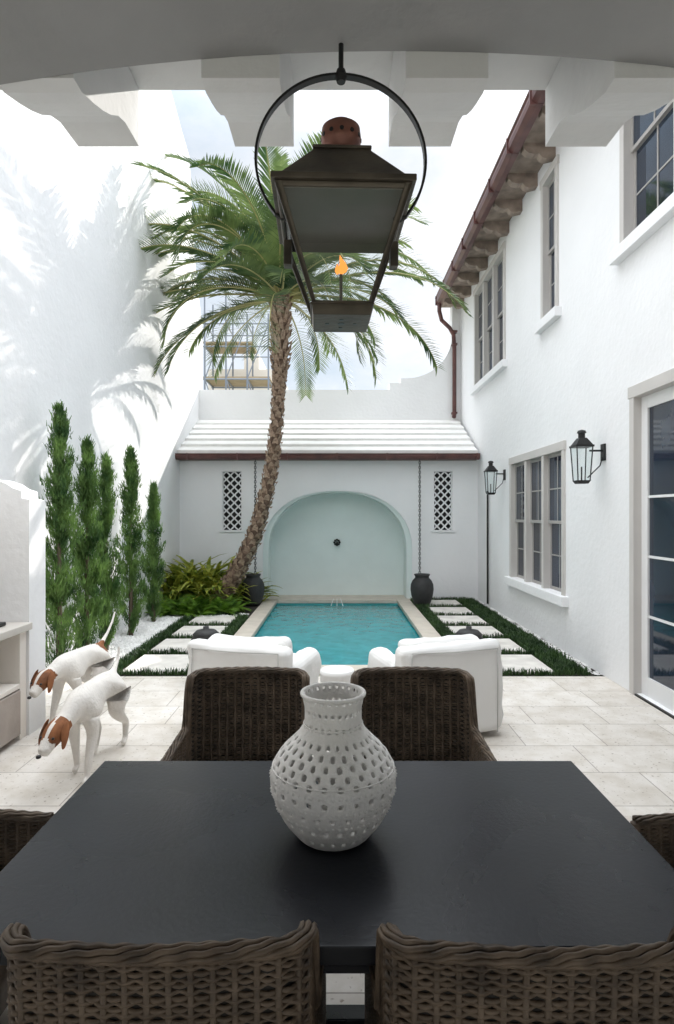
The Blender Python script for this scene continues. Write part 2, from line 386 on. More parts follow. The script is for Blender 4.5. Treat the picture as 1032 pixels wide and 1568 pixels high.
# ---------------------------------------------------------------- right house
h=empty('white_stucco_house')
wins=[ (7.45,9.8,.72,2.66,3),(10.1,12.35,4.40,6.42,3),(7.68,8.30,4.45,6.42,1),(4.0,5.98,4.45,6.42,2),(3.2,5.78,0.0,2.97,0)]
loops=[rect(-2.5,YP+.0,-.3,6.75)]
for y0,y1,z0,z1,nn in wins: loops.append(rect(y0,y1,z0 if nn else -.0,z1))
extr('wall',loops,XR,XR+.3,'YZ',STUCCO,h)
tr=MB();sa=MB();gl=MB();sl=MB()
X=XR
for y0,y1,z0,z1,nn in wins:
    t=.085
    tr.box(X-.028,X+.1,y0-.0,y0+t,z0,z1);tr.box(X-.028,X+.1,y1-t,y1,z0,z1);tr.box(X-.034,X+.1,y0-.02,y1+.02,z1-t,z1+.03)
    if nn:
        sl.box(X-.09,X+.1,y0-.09,y1+.09,z0-.13,z0-.002)
        sw=(y1-y0-2*t-(nn-1)*.09)/nn
        for i in range(nn):
            a=y0+t+i*(sw+.09);bb=a+sw
            if i<nn-1: tr.box(X-.02,X+.1,bb,bb+.09,z0+.001,z1-t-.001)
            zm=(z0+z1-t)/2
            for (za,zb,dx) in((z0+.002,zm+.02,.075),(zm-.02,z1-t-.002,.045)):
                f=.042
                sa.box(X+dx,X+dx+.03,a+.001,a+f,za,zb);sa.box(X+dx,X+dx+.03,bb-f,bb-.001,za,zb)
                sa.box(X+dx+.001,X+dx+.029,a+f,bb-f,za,za+f);sa.box(X+dx+.001,X+dx+.029,a+f,bb-f,zb-f,zb)
                c=(a+bb)/2; sa.box(X+dx+.005,X+dx+.026,c-.009,c+.009,za+f,zb-f)
                zc=(za+zb)/2; sa.box(X+dx+.006,X+dx+.025,a+f,bb-f,zc-.009,zc+.009)
                gl.box(X+dx+.012,X+dx+.018,a+f*.5,bb-f*.5,za+f*.5,zb-f*.5)
    else:
        for a,bb in((y0+t,y0+1.24),(y0+1.26,y1-t)):
            f=.11
            sa.cur=1
            sa.box(X+.05,X+.10,a,a+f,.02,z1-t-.002);sa.box(X+.05,X+.10,bb-f,bb,.02,z1-t-.002)
            sa.box(X+.052,X+.098,a+f,bb-f,.02,.2);sa.box(X+.052,X+.098,a+f,bb-f,z1-t-.12,z1-t-.002)
            for zz in(.78,1.35,1.92): sa.box(X+.06,X+.09,a+f,bb-f,zz-.012,zz+.012)
            gl.box(X+.07,X+.08,a+f*.5,bb-f*.5,.1,z1-t-.05)
            sa.cur=0
        sl.box(X-.0,X+.2,y0+t,y1-t,-.02,.02)
tr.obj('window_casings',TRIM,h,bevel=.004);sa.obj('sashes',[SASH,WHITEP],h);gl.obj('glass_panes',GLASS,h);sl.obj('window_sills',STUCCO,h,bevel=.006)
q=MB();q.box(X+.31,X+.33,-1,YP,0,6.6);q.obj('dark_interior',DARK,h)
q=MB();q.tube([(X-.0,4.62,.95),(X-.05,4.62,.98),(X-.05,4.62,1.25),(X,4.62,1.28)],.012,8);q.box(X-.02,X+.05,3.3,5.69,.0,.018);q.obj('door_hardware',DARK,h)
q=MB();q.box(2.44,XR+.3,1.0,YP+.2,6.68,6.75);q.obj('soffit_boards',RAFTER,h)
gp=[(2.44,6.60),(2.36,6.60),(2.30,6.64),(2.29,6.70),(2.30,6.76),(2.28,6.79),(2.44,6.79)]
extr('eave_gutter',[[(a,b) for a,b in gp]],1.0,YP-.1,'XZ',COPPER,h)
q=MB()
for i in range(18):
    y=YP-.35-i*.7
    b0=len(q.v);pr=[(XR-.0,6.68),(XR,6.50),(2.78,6.47),(2.72,6.49),(2.68,6.54),(2.62,6.53),(2.54,6.55),(2.48,6.60),(2.46,6.68)]
    for yy in(y-.06,y+.06):
        for a,c in pr:q.v.append((a,yy,c))
    k=len(pr)
    q.face(tuple(b0+i2 for i2 in range(k)));q.face(tuple(b0+k+i2 for i2 in range(k))[::-1])
    for i2 in range(k): q.face((b0+i2,b0+(i2+1)%k,b0+k+(i2+1)%k,b0+k+i2))
q.obj('rafter_tails',RAFTER,h)
q=MB()
for i in range(14):
    y=YP-.2-i*.95;q.box(2.275,2.44,y-.015,y+.015,6.595,6.8)
q.obj('gutter_hangers',COPPER,h)
q=MB();b0=0;q.v+=[(2.36,.9,6.78),(2.36,YP+.3,6.78),(6.5,YP+.3,8.3),(6.5,.9,8.3),(2.36,.9,6.86),(2.36,YP+.3,6.86),(6.5,YP+.3,8.38),(6.5,.9,8.38)]
for f in((0,1,2,3),(4,7,6,5),(0,4,5,1),(1,5,6,2),(2,6,7,3),(3,7,4,0)): q.face(f)
q.obj('tile_roof',ROOF,h)
q=MB();q.tube([(2.36,13.55,6.62),(2.36,13.56,6.45),(2.42,13.6,6.25),(2.62,13.68,6.1),(2.72,13.72,5.95),(2.74,13.72,5.6),(2.74,13.72,4.1),(2.72,13.66,4.02)],.048,12)
for z in(4.1,5.7,6.0): q.box(2.68,2.80,13.66,YP-.002,z,z+.04)
q.obj('copper_downspout',COPPER,h,smooth=False)
q=MB();q.tube([(XR-.03,11.2,2.2),(XR-.03,11.2,.05)],.018,8);q.obj('thin_black_bar',DARK,h)  # thin black vertical bar along the wall

def lantern(name,loc,s,parts_rot=0):
    e=empty(name,loc,parts_rot);q=MB()
    w0,w1=.065*s,.085*s;H=.36*s
    for sx in(-1,1):
        for sy in(-1,1): q.tube([(sx*w0,sy*w0,0),(sx*w1,sy*w1,H)],.007*s,4)
    q.frustum(0,0,-.035*s,.0,w0*.8,w0*1.12);q.frustum(0,0,H,H+.02*s,w1*1.15,w1*1.15);q.frustum(0,0,H+.02*s,H+.10*s,w1*1.05,.04*s)
    q.lathe(0,0,[(.036*s,H+.1*s),(.036*s,H+.15*s),(.05*s,H+.155*s),(.04*s,H+.18*s),(.012*s,H+.19*s)],12)
    q.tube([(0,0,0),(0,0,.15*s)],.008*s,6)
    q.tube([(w1,0,H*.9),(.2*s,0,H*.9),(.235*s,0,H*.9)],.012*s,6);q.box(.225*s,.245*s,-.045*s,.045*s,H*.6,H*1.1)
    q.tube([(w0,0,.03),(.2*s,0,H*.45),(.225*s,0,H*.7)],.007*s,6)
    q.obj('frame',DARK,e)
    q=MB();q.frustum(0,0,.002,H-.002,w0*.97,w1*.97,cap=False);q.obj('glass',CGL,e)
lantern('wall_lantern',(XR-.245,6.38,2.12),1.0);lantern('wall_lantern',(XR-.245,10.15,2.13),1.0)

# ---------------------------------------------------------------- porch (open at the back)
po=empty('covered_porch')
def az(x): return 3.288-.0645*(x-.2)**2
ar=[(XL,3.7),(XR,3.7)]+[(XR-(XR-XL)*i/40,az(XR-(XR-XL)*i/40)) for i in range(41)]
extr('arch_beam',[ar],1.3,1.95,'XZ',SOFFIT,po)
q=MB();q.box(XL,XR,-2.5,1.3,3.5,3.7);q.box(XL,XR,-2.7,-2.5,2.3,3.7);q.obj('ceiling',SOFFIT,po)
q=MB();q.box(XL,XR,1.952,2.603,3.63,3.95);q.box(XL,XR,2.35,2.603,3.951,5.0);q.obj('balcony_slab',STUCCO2,po)
cp=[(1.952,3.20),(2.02,3.20),(2.12,3.232),(2.2,3.262),(2.28,3.30),(2.35,3.345),(2.43,3.372),(2.60,3.378),(2.60,3.629),(1.952,3.629)]
cents=[(-396,-303),(-156,-66),(79,174),(319,412)]
for a,b_ in cents+[(-396-237,-303-237),(319+237,412+237)]:
    extr('corbel',[cp],a/900*2.6,b_/900*2.6,'YZ',STUCCO2,po)

# ---------------------------------------------------------------- hanging lantern
e=empty('hanging_gas_lantern',(.013,1.92,0),math.radians(2))
q=MB();q.cur=0
ztop=2.732;zbt=2.405;w0=.092;w1=.203
q.frustum(0,0,ztop-.005,ztop+.014,.213,.213);q.frustum(0,0,ztop+.014,ztop+.160,.196,.086);q.frustum(0,0,ztop+.160,ztop+.170,.092,.092)
def lerp(a,b,t):return a+(b-a)*t
hd=MB()
for k in range(4):
    Rm=Matrix.Rotation(k*math.pi/2,4,'Z')
    def P(x,w,z): return tuple(Rm@Vector((x,-w,z)))
    fw=.022
    for sx in(-1,1):
        b0=len(q.v)
        for off in(0,.012):
            q.v+=[P(sx*w0,w0-off,zbt),P(sx*(w0-fw*.6),w0-off,zbt),P(sx*(w1-fw),w1-off,ztop-.006),P(sx*w1,w1-off,ztop-.006)]
        for f in((0,1,2,3),(4,7,6,5),(0,4,5,1),(1,5,6,2),(3,2,6,7),(0,3,7,4)): q.face(tuple(b0+i for i in f))
    for (t0,t1) in((0,.035),(.955,1)):
        b0=len(q.v);za=lerp(zbt,ztop-.006,t0);zb=lerp(zbt,ztop-.006,t1);wa=lerp(w0,w1,t0);wb=lerp(w0,w1,t1)
        for off in(.002,.014):
            q.v+=[P(-wa,wa-off,za),P(wa,wa-off,za),P(wb,wb-off,zb),P(-wb,wb-off,zb)]
        for f in((0,1,2,3),(4,7,6,5),(0,4,5,1),(2,6,7,3)): q.face(tuple(b0+i for i in f))
    if k:
        b0=len(hd.v);t0=.84;za=lerp(zbt,ztop,t0);wa=lerp(w0,w1,t0)
        hd.v+=[P(-wa*.97,wa-.018,za),P(wa*.97,wa-.018,za),P(w1*.97,w1-.018,ztop-.006),P(-w1*.97,w1-.018,ztop-.006)];hd.face((b0,b0+1,b0+2,b0+3))
    if k in(1,3):
        t_=.62
        q.box(-.02,.02,-.013,.013,-.03,.05,Rm@Matrix.Translation((0,-(lerp(w0,w1,t_)+.012),lerp(zbt,ztop,t_)-.02)))
hd.box(-.19,.19,-.19,.19,ztop-.012,ztop-.0055)
hd.obj('reflector',HOOD,e)
q.frustum(0,0,zbt-.032,zbt-.0,.090,.095);q.frustum(0,0,zbt-.002,zbt+.004,.10,.10)
q.tube([(0,0,zbt),(0,0,zbt+.13)],.006,8)
q.frustum(0,0,zbt+.0041,zbt+.012,.03,.03)
q.obj('bronze_frame',LANT,e,bevel=.002,seg=1)
zr=ztop+.17
q=MB();q.lathe(0,0,[(.052,zr),(.054,zr+.04),(.062,zr+.045),(.066,zr+.07),(.062,zr+.105),(.045,zr+.118),(.02,zr+.125),(.001,zr+.126)],36);q.obj('chimney_cap',LANTC,e,smooth=True)
q=MB()
for k in range(12):
    a=k*math.pi/6; c=Vector((math.cos(a),math.sin(a),0)); q.tube([c*.0635+Vector((0,0,zr+.07)),c*.0670+Vector((0,0,zr+.07))],.007,10)
for x,y in((-.045,-.0),(0,-.0),(.045,0.),(0,.04),(0,-.04)):
    q.lathe(x,y,[(.001,zbt-.0335),(.007 if (x or y) else .012,zbt-.0335),(.007 if (x or y) else .012,zbt-.031)],12,cap=False)
q.obj('vent_holes',BLACK,e)
q=MB();q.frustum(0,0,zbt+.006,ztop-.014,w0-.008,w1-.010,cap=False);q.obj('glass',CGL,e)
zc=2.905;rr=.277
q=MB()
a0=math.radians(-40)
A=[a0+(math.pi-2*a0)*i/60 for i in range(61)]
b0=len(q.v)
for a in A:
    for r_,y_ in((rr-.004,-.012),(rr+.004,-.012),(rr+.004,.012),(rr-.004,.012)):
        q.v.append((r_*math.cos(a),y_,zc+r_*math.sin(a)))
for i in range(60):
    for j in range(4): q.face((b0+i*4+j,b0+i*4+(j+1)%4,b0+i*4+4+(j+1)%4,b0+i*4+4+j))
for s_ in(-1,1):
    x=rr*math.cos(a0);z=zc+rr*math.sin(a0); q.tube([(s_*x,0,z),(s_*(x-.02),0,z-.012),(s_*.17,0,z-.012)],.008,8)
q.tube([(0,0,zc+rr-.01),(0,0,3.30)],.0085,10);q.lathe(0,0,[(.014,zc+rr-.02),(.02,zc+rr),(.014,zc+rr+.02)],16)
q.obj('hoop_and_rod',DARK,e,smooth=False)
q=MB();fz=zbt+.13
q.lathe(0,0,[(.004,fz),(.014,fz+.010),(.016,fz+.02),(.010,fz+.036),(.005,fz+.05),(.001,fz+.062)],12)
q.v=[(x+.007*math.sin((z-fz)*70)+.25*(z-fz)*(.2 if z-fz>.03 else 0),y,z) for x,y,z in q.v]
q.lathe(-.012,0,[(.003,fz),(.008,fz+.01),(.006,fz+.02),(.001,fz+.034)],8)
q.obj('flame',FLAME,e,smooth=True)

# ---------------------------------------------------------------- dining table
e=empty('dining_table')
q=MB();q.box(-.945,.953,1.36,2.39,.705,.75);q.obj('top',TABLE,e,bevel=.004)
q=MB();q.box(-.80,.81,1.47,1.50,.60,.704);q.box(-.80,.81,2.25,2.28,.60,.704)
for x in(-.78,.70):
    q.box(x,x+.09,1.501,2.249,.60,.70)
    for y in(1.51,2.15): q.box(x,x+.09,y,y+.09,0.001,.599)
    q.box(x+.02,x+.07,1.61,2.14,.1,.17)
q.box(-.68,.69,1.85,1.91,.11,.16)
q.obj('base',TABLE,e,bevel=.004)

# ---------------------------------------------------------------- wicker chair
def plan():
    P=[];hw=.295
    n=22
    for i in range(n): P.append((-hw-.02*(1-i/n)**1, .56-(.56-.07)*i/n))
    for i in range(8):
        a=math.pi+ (math.pi/2)*i/8; P.append((-hw+.07+.07*math.cos(a),.07+.07*math.sin(a)*.9))
    for i in range(29):
        t=i/28;x=(-hw+.07)+(2*hw-.14)*t; P.append((x,.007-.014*math.sin(math.pi*t)))
    m=[(-x,y) for x,y in P[:30][::-1]]
    return P+m
PL=plan()
def resample(P,step):
    out=[];tot=sum(math.dist(P[i],P[i+1]) for i in range(len(P)-1));k=int(tot/step);ds=tot/k;i=0;d=0
    for j in range(k+1):
        t=j*ds
        while i<len(P)-2 and d+math.dist(P[i],P[i+1])<t-1e-9: d+=math.dist(P[i],P[i+1]);i+=1
        L_=math.dist(P[i],P[i+1]);f=(t-d)/L_ if L_ else 0
        out.append((P[i][0]+(P[i+1][0]-P[i][0])*f,P[i][1]+(P[i+1][1]-P[i][1])*f))
    return out
PS=resample(PL,.0068)
def topz(x,y):
    back=.934-.004*(abs(x)/.3)**2-.012*max(0,(abs(x)-.25)/.045)**2
    if y<.06: return back
    arm=.70-.05*(y/.56)
    t=min(1,(y-.06)/.09); t=t*t*(3-2*t)
    return back*(1-t)+arm*t
def nrm(i):
    a=PS[max(0,i-1)];b_=PS[min(len(PS)-1,i+1)];dx,dy=b_[0]-a[0],b_[1]-a[1];l=math.hypot(dx,dy);return (dy/l,-dx/l)
def leanf(y,z): return 0 if (y>.1 or z<.45) else -(z-.45)*.06*(1-min(1,y/.1))
q=MB();rows=72;RJ=random.Random(3)
NR=[nrm(i) for i in range(len(PS))]
for rI in range(rows):
    v=(rI+.5)/rows;pts=[];jit=RJ.uniform(-.0015,.0015)
    for i,(x,y) in enumerate(PS):
        tz=topz(x,y)-.012;z=.09+(tz-.09)*v
        ph_=math.cos(math.pi*i/3+(math.pi if rI%2 else 0))
        o_=(.0038+.0014*noise.noise(Vector((i*.2,rI*2.3,5))))*ph_
        zz=z+jit+.0028*noise.noise(Vector((i*.11,rI*3.1,0)))
        pts.append((x+NR[i][0]*o_,y+NR[i][1]*o_+leanf(y,z),zz))
    q.tube(pts,.0059,4)
wick=q.mesh('wicker_weave',[WICK]);wick.polygons.foreach_set('use_smooth',[True]*len(wick.polygons))
q=MB()
cols=PS[::6]+[PS[-1]]
for x,y in cols:
    for v in range(9):
        z=.08+(topz(x,y)-.02-.08)*v/8;q.v.append((x,y+leanf(y,z),z))
for i in range(len(cols)-1):
    for v in range(8): q.face((i*9+v,i*9+v+1,(i+1)*9+v+1,(i+1)*9+v))
leak_backing=q.mesh('leak_backing',[WICKB])  # dark backing added inside the shell to stop light leaking through the weave
q=MB()
for i in range(6,len(PS)-4,6):
    x,y=PS[i];
    q.tube([(x,y+leanf(y,z),z) for z in (.07,.45,.6,.75,topz(x,y)-.01) if z<=topz(x,y)],.008,5)
top=[(x,y+leanf(y,topz(x,y)),topz(x,y)) for x,y in PS]
for ph0 in range(7):
    pts=[]
    for i,(x,y,z) in enumerate(top):
        a=i*.085+ph0*2*math.pi/7+.25*math.sin(i*.21)
        nx,ny=NR[i]; pts.append((x+nx*.0145*math.cos(a),y+ny*.0145*math.cos(a),z+.0105*math.sin(a)-.002+.0016*math.sin(i*.9+ph0)))
    q.tube(pts,.0064,5)
for z in(.08,):
    q.tube([(x,y,z) for x,y in PS[::3]],.013,6)
for x in(-.29,.29):
    for y in(.04,.53): q.tube([(x,y,.0),(x,y,.1)],.02,8)
    q.tube([(x*1.06,.56,.09),(x*1.06,.565,.35),(x*1.06,.56,.645)],.018,8)
q.box(-.29,.29,.02,.56,.36,.40)
q.box(-.29,.29,.54,.56,.2,.36)
ribs=q.mesh('rim_and_ribs',[WICK]);ribs.polygons.foreach_set('use_smooth',[True]*len(ribs.polygons))
q=MB();q.box(-.265,.265,.03,.55,.402,.48);cush=q.mesh('seat_cushion',[FAB])
def chair(x,y,rz):
    e=empty('wicker_dining_chair',(x,y,0),rz)
    for me,nm in((wick,'woven_shell'),(leak_backing,'shell_light_backing'),(ribs,'braided_rim'),(cush,'seat_cushion')):
        o=bpy.data.objects.new(nm,me);link(o,e)
        if nm=='seat_cushion':
            m=o.modifiers.new('b','BEVEL');m.width=.03;m.segments=4
chair(-.352,1.130,math.radians(.5));chair(.395,1.122,math.radians(-1.0))
chair(-.455,3.06,math.radians(180.5));chair(.385,3.06,math.radians(179))
chair(-1.60,1.83,math.radians(-91));chair(1.63,1.80,math.radians(90))

# ---------------------------------------------------------------- vase
e=empty('pierced_clay_vase',(-.012,1.845,.751))
prof=[(.100,0),(.118,.012),(.150,.05),(.178,.10),(.195,.15),(.199,.19),(.190,.225),(.168,.262),(.135,.295),(.106,.318),(.092,.34),(.088,.37),(.089,.40),(.094,.425),(.100,.44)]
def pr(z):
    for i in range(len(prof)-1):
        if prof[i][1]<=z<=prof[i+1][1]:
            t=(z-prof[i][1])/(prof[i+1][1]-prof[i][1]);return prof[i][0]+(prof[i+1][0]-prof[i][0])*t
    return prof[-1][0]
def prs(z): return sum(pr(min(.44,max(0,z+d))) for d in(-.02,-.01,0,.01,.02))/5
q=MB()
NA=104
rowz=[.0,.022,.046,.070,.092,.116,.138,.162,.184,.208,.231,.254,.277,.299,.320,.338,.359,.380,.401,.421,.440]
hole={1:(26,.014),3:(26,.017),5:(26,.013),7:(26,.017),9:(26,.0165),10:(26,.0165),11:(26,.016),12:(26,.0145),13:(26,.011),15:(26,.0105),17:(26,.0125),19:(26,.0115)}
for ri in range(len(rowz)-1):
    za,zb=rowz[ri],rowz[ri+1]
    hc,hd_=hole.get(ri,(0,0))
    def pt(ang,z):
        r_=prs(z)+.0018*noise.noise(Vector((math.cos(ang)*7,math.sin(ang)*7,z*30)))
        return (r_*math.cos(ang),r_*math.sin(ang),z)
    if not hc:
        for c in range(NA):
            a,b_=2*math.pi*c/NA,2*math.pi*(c+1)/NA
            b0=len(q.v);q.v+=[pt(a,za),pt(b_,za),pt(b_,zb),pt(a,zb)];q.face((b0,b0+1,b0+2,b0+3))
    else:
        per=4; stag=((ri%2)*2) if 9<=ri<=13 else ((ri//2)%2)*2
        zm=(za+zb)/2;hh=(zb-za)/2
        for c in range(hc):
            s0=c*per+stag
            cc=s0+2
            outer=[(-2,-1),(-1,-1),(0,-1),(1,-1),(2,-1),(2,1),(1,1),(0,1),(-1,1),(-2,1)]
            b0=len(q.v)
            for u,v in outer:q.v.append(pt(2*math.pi*(cc+u)/NA,zm+v*hh))
            R_=prs(zm);sc_=R.uniform(.86,1.12);ra_=min(hd_/2*sc_,hh*.86)
            ra_u=min(hd_/2/R_*sc_,2*math.pi*1.6/NA)
            jz=R.uniform(-.0010,.0010)
            for an in [-142,-115,-90,-65,-38,38,65,90,115,142]:
                t=math.radians(an);q.v.append(pt(2*math.pi*cc/NA+ra_u*math.cos(t),zm+jz+ra_*math.sin(t)))
            for k in range(10): q.face((b0+k,b0+(k+1)%10,b0+10+(k+1)%10,b0+10+k))
o=q.obj('body',VASE,e,smooth=True)
wd=o.modifiers.new('w','WELD');wd.merge_threshold=.0004
so=o.modifiers.new('s','SOLIDIFY');so.thickness=.009;so.offset=-1
su=o.modifiers.new('ss','SUBSURF');su.levels=1;su.render_levels=1
q=MB()
for zz,rw in((.44,.007),(.348,.003),(.219,.0025)):
    q.tube([((prs(zz)-.001)*math.cos(2*math.pi*i/64),(prs(zz)-.001)*math.sin(2*math.pi*i/64),zz) for i in range(64)],rw,8,closed=True)
q.lathe(0,0,[(.001,.004),(.10,.002),(.104,.006),(.1,.012),(.001,.012)],32)
for zz,nn in((.104,60),(.150,60),(.196,60)):
    for k in range(nn):
        a=2*math.pi*(k+R.uniform(-.1,.1))/nn; r_=prs(zz)
        b0=len(q.v); c=Vector((r_*math.cos(a),r_*math.sin(a),zz)); nrm_=Vector((math.cos(a),math.sin(a),0)); tg=Vector((-math.sin(a),math.cos(a),0))
        s_=.006
        q.v+= [tuple(c+nrm_*.0045)]+[tuple(c+(tg*math.cos(t*math.pi/3)+Vector((0,0,1))*math.sin(t*math.pi/3))*s_-nrm_*.001) for t in range(6)]
        for t in range(6): q.face((b0,b0+1+t,b0+1+(t+1)%6))
q.obj('rim_and_beads',VASE,e,smooth=True)

# ---------------------------------------------------------------- lounge chairs
def lounge(x,y,rz,sx):
    e=empty('slipcovered_lounge_chair',(x,y,0),rz)
    def part(nm,a,bev,puff=.0,slope=0):
        q=MB();q.box(*a);me=q.mesh(nm,[FAB]);o=bpy.data.objects.new(nm,me);link(o,e)
        if slope:
            for v in me.vertices:
                if v.co.z>.5: v.co.z+=slope*(1 if v.co.x*sx<0 else -.3)
        m=o.modifiers.new('b','BEVEL');m.width=bev;m.segments=5
        m=o.modifiers.new('s','SUBSURF');m.subdivision_type='SIMPLE';m.levels=3;m.render_levels=3
        tx=bpy.data.textures.get('wrinkle') or bpy.data.textures.new('wrinkle','CLOUDS');tx.noise_scale=.17
        d=o.modifiers.new('d','DISPLACE');d.texture=tx;d.strength=.05;d.mid_level=.5;d.texture_coords='GLOBAL'
        for p_ in me.polygons:p_.use_smooth=True
        return o
    part('backrest',(-.43,.43,0,.2,.03,.735),.065,slope=.02)
    part('back_cushion',(-.36,.36,.18,.36,.42,.76),.08)
    part('arm_left',(-.46,-.29,.12,.82,.03,.60),.08);part('arm_right',(.29,.46,.12,.82,.03,.60),.08)
    part('seat',(-.3,.3,.15,.86,.03,.36),.05);part('seat_cushion',(-.29,.29,.2,.88,.35,.50),.06)
    q=MB()
    for xx in(-.36,.36): q.tube([(xx,-.006,.05),(xx,-.01,.4),(xx,-.006,.70)],.004,6)
    q.tube([(-.36,-.006,.70),(0,-.012,.695),(.36,-.006,.70)],.004,6)
    q.obj('seam_piping',PIPING,e,smooth=True)
lounge(-.79,4.52,math.radians(-15),1);lounge(.91,4.52,math.radians(15),-1)
e=empty('side_table',(-.0,4.75,0));q=MB();q.lathe(0,0,[(.10,0),(.13,.02),(.135,.44),(.14,.47),(.135,.5),(.12,.5),(.11,.49)],36);q.obj('drum',FAB,e,smooth=True)
for x,y in((-1.37,6.15),(1.38,6.15)):
    e=empty('lidded_planter',(x,y,0));q=MB();q.lathe(0,0,[(.10,0),(.16,.1),(.18,.3),(.17,.42),(.13,.49),(.14,.50),(.10,.54),(.03,.555),(.03,.58),(.001,.585)],28);q.obj('jar',URN,e,smooth=True)

# ---------------------------------------------------------------- outdoor kitchen
e=empty('outdoor_kitchen')
kx=-2.46
kp=[(XL+.003,-.02),(-2.44,-.02),(-2.44,1.87),(-2.50,1.88),(-2.505,1.94),(-2.57,1.96),(-2.63,2.00),(-2.72,2.03),(XL+.003,2.05)]
extr('end_wall',[kp],4.66,4.92,'XZ',STUCCO,e)
q=MB();q.box(XL+.004,-2.75,2.9,4.658,-.01,.84);q.box(-2.749,kx,2.9,3.0,-.01,.84);q.box(-2.749,kx,4.56,4.658,-.01,.84);q.box(-2.749,kx,3.72,3.8,.43,.84);q.box(-2.749,kx+.001,3.001,4.559,.40,.44)
q.box(XL+.004,-2.80,3.0,4.658,.9,1.9)
q.obj('masonry',KITP,e,bevel=.005)
q=MB();q.box(XL+.004,kx+.05,2.85,4.657,.842,.90);q.obj('counter_top',COUNTER,e,bevel=.008)
q=MB()
for a,bb in((3.01,3.38),(3.39,3.76),(3.77,4.15),(4.16,4.55)):
    q.box(-2.74,kx+.012,a,bb,.05,.39)
q.obj('cabinet_doors',WOODG,e,bevel=.004)
q=MB();q.box(-2.85,-2.53,3.9,4.5,.902,.93);q.obj('grill_lid',DARK,e,bevel=.008)

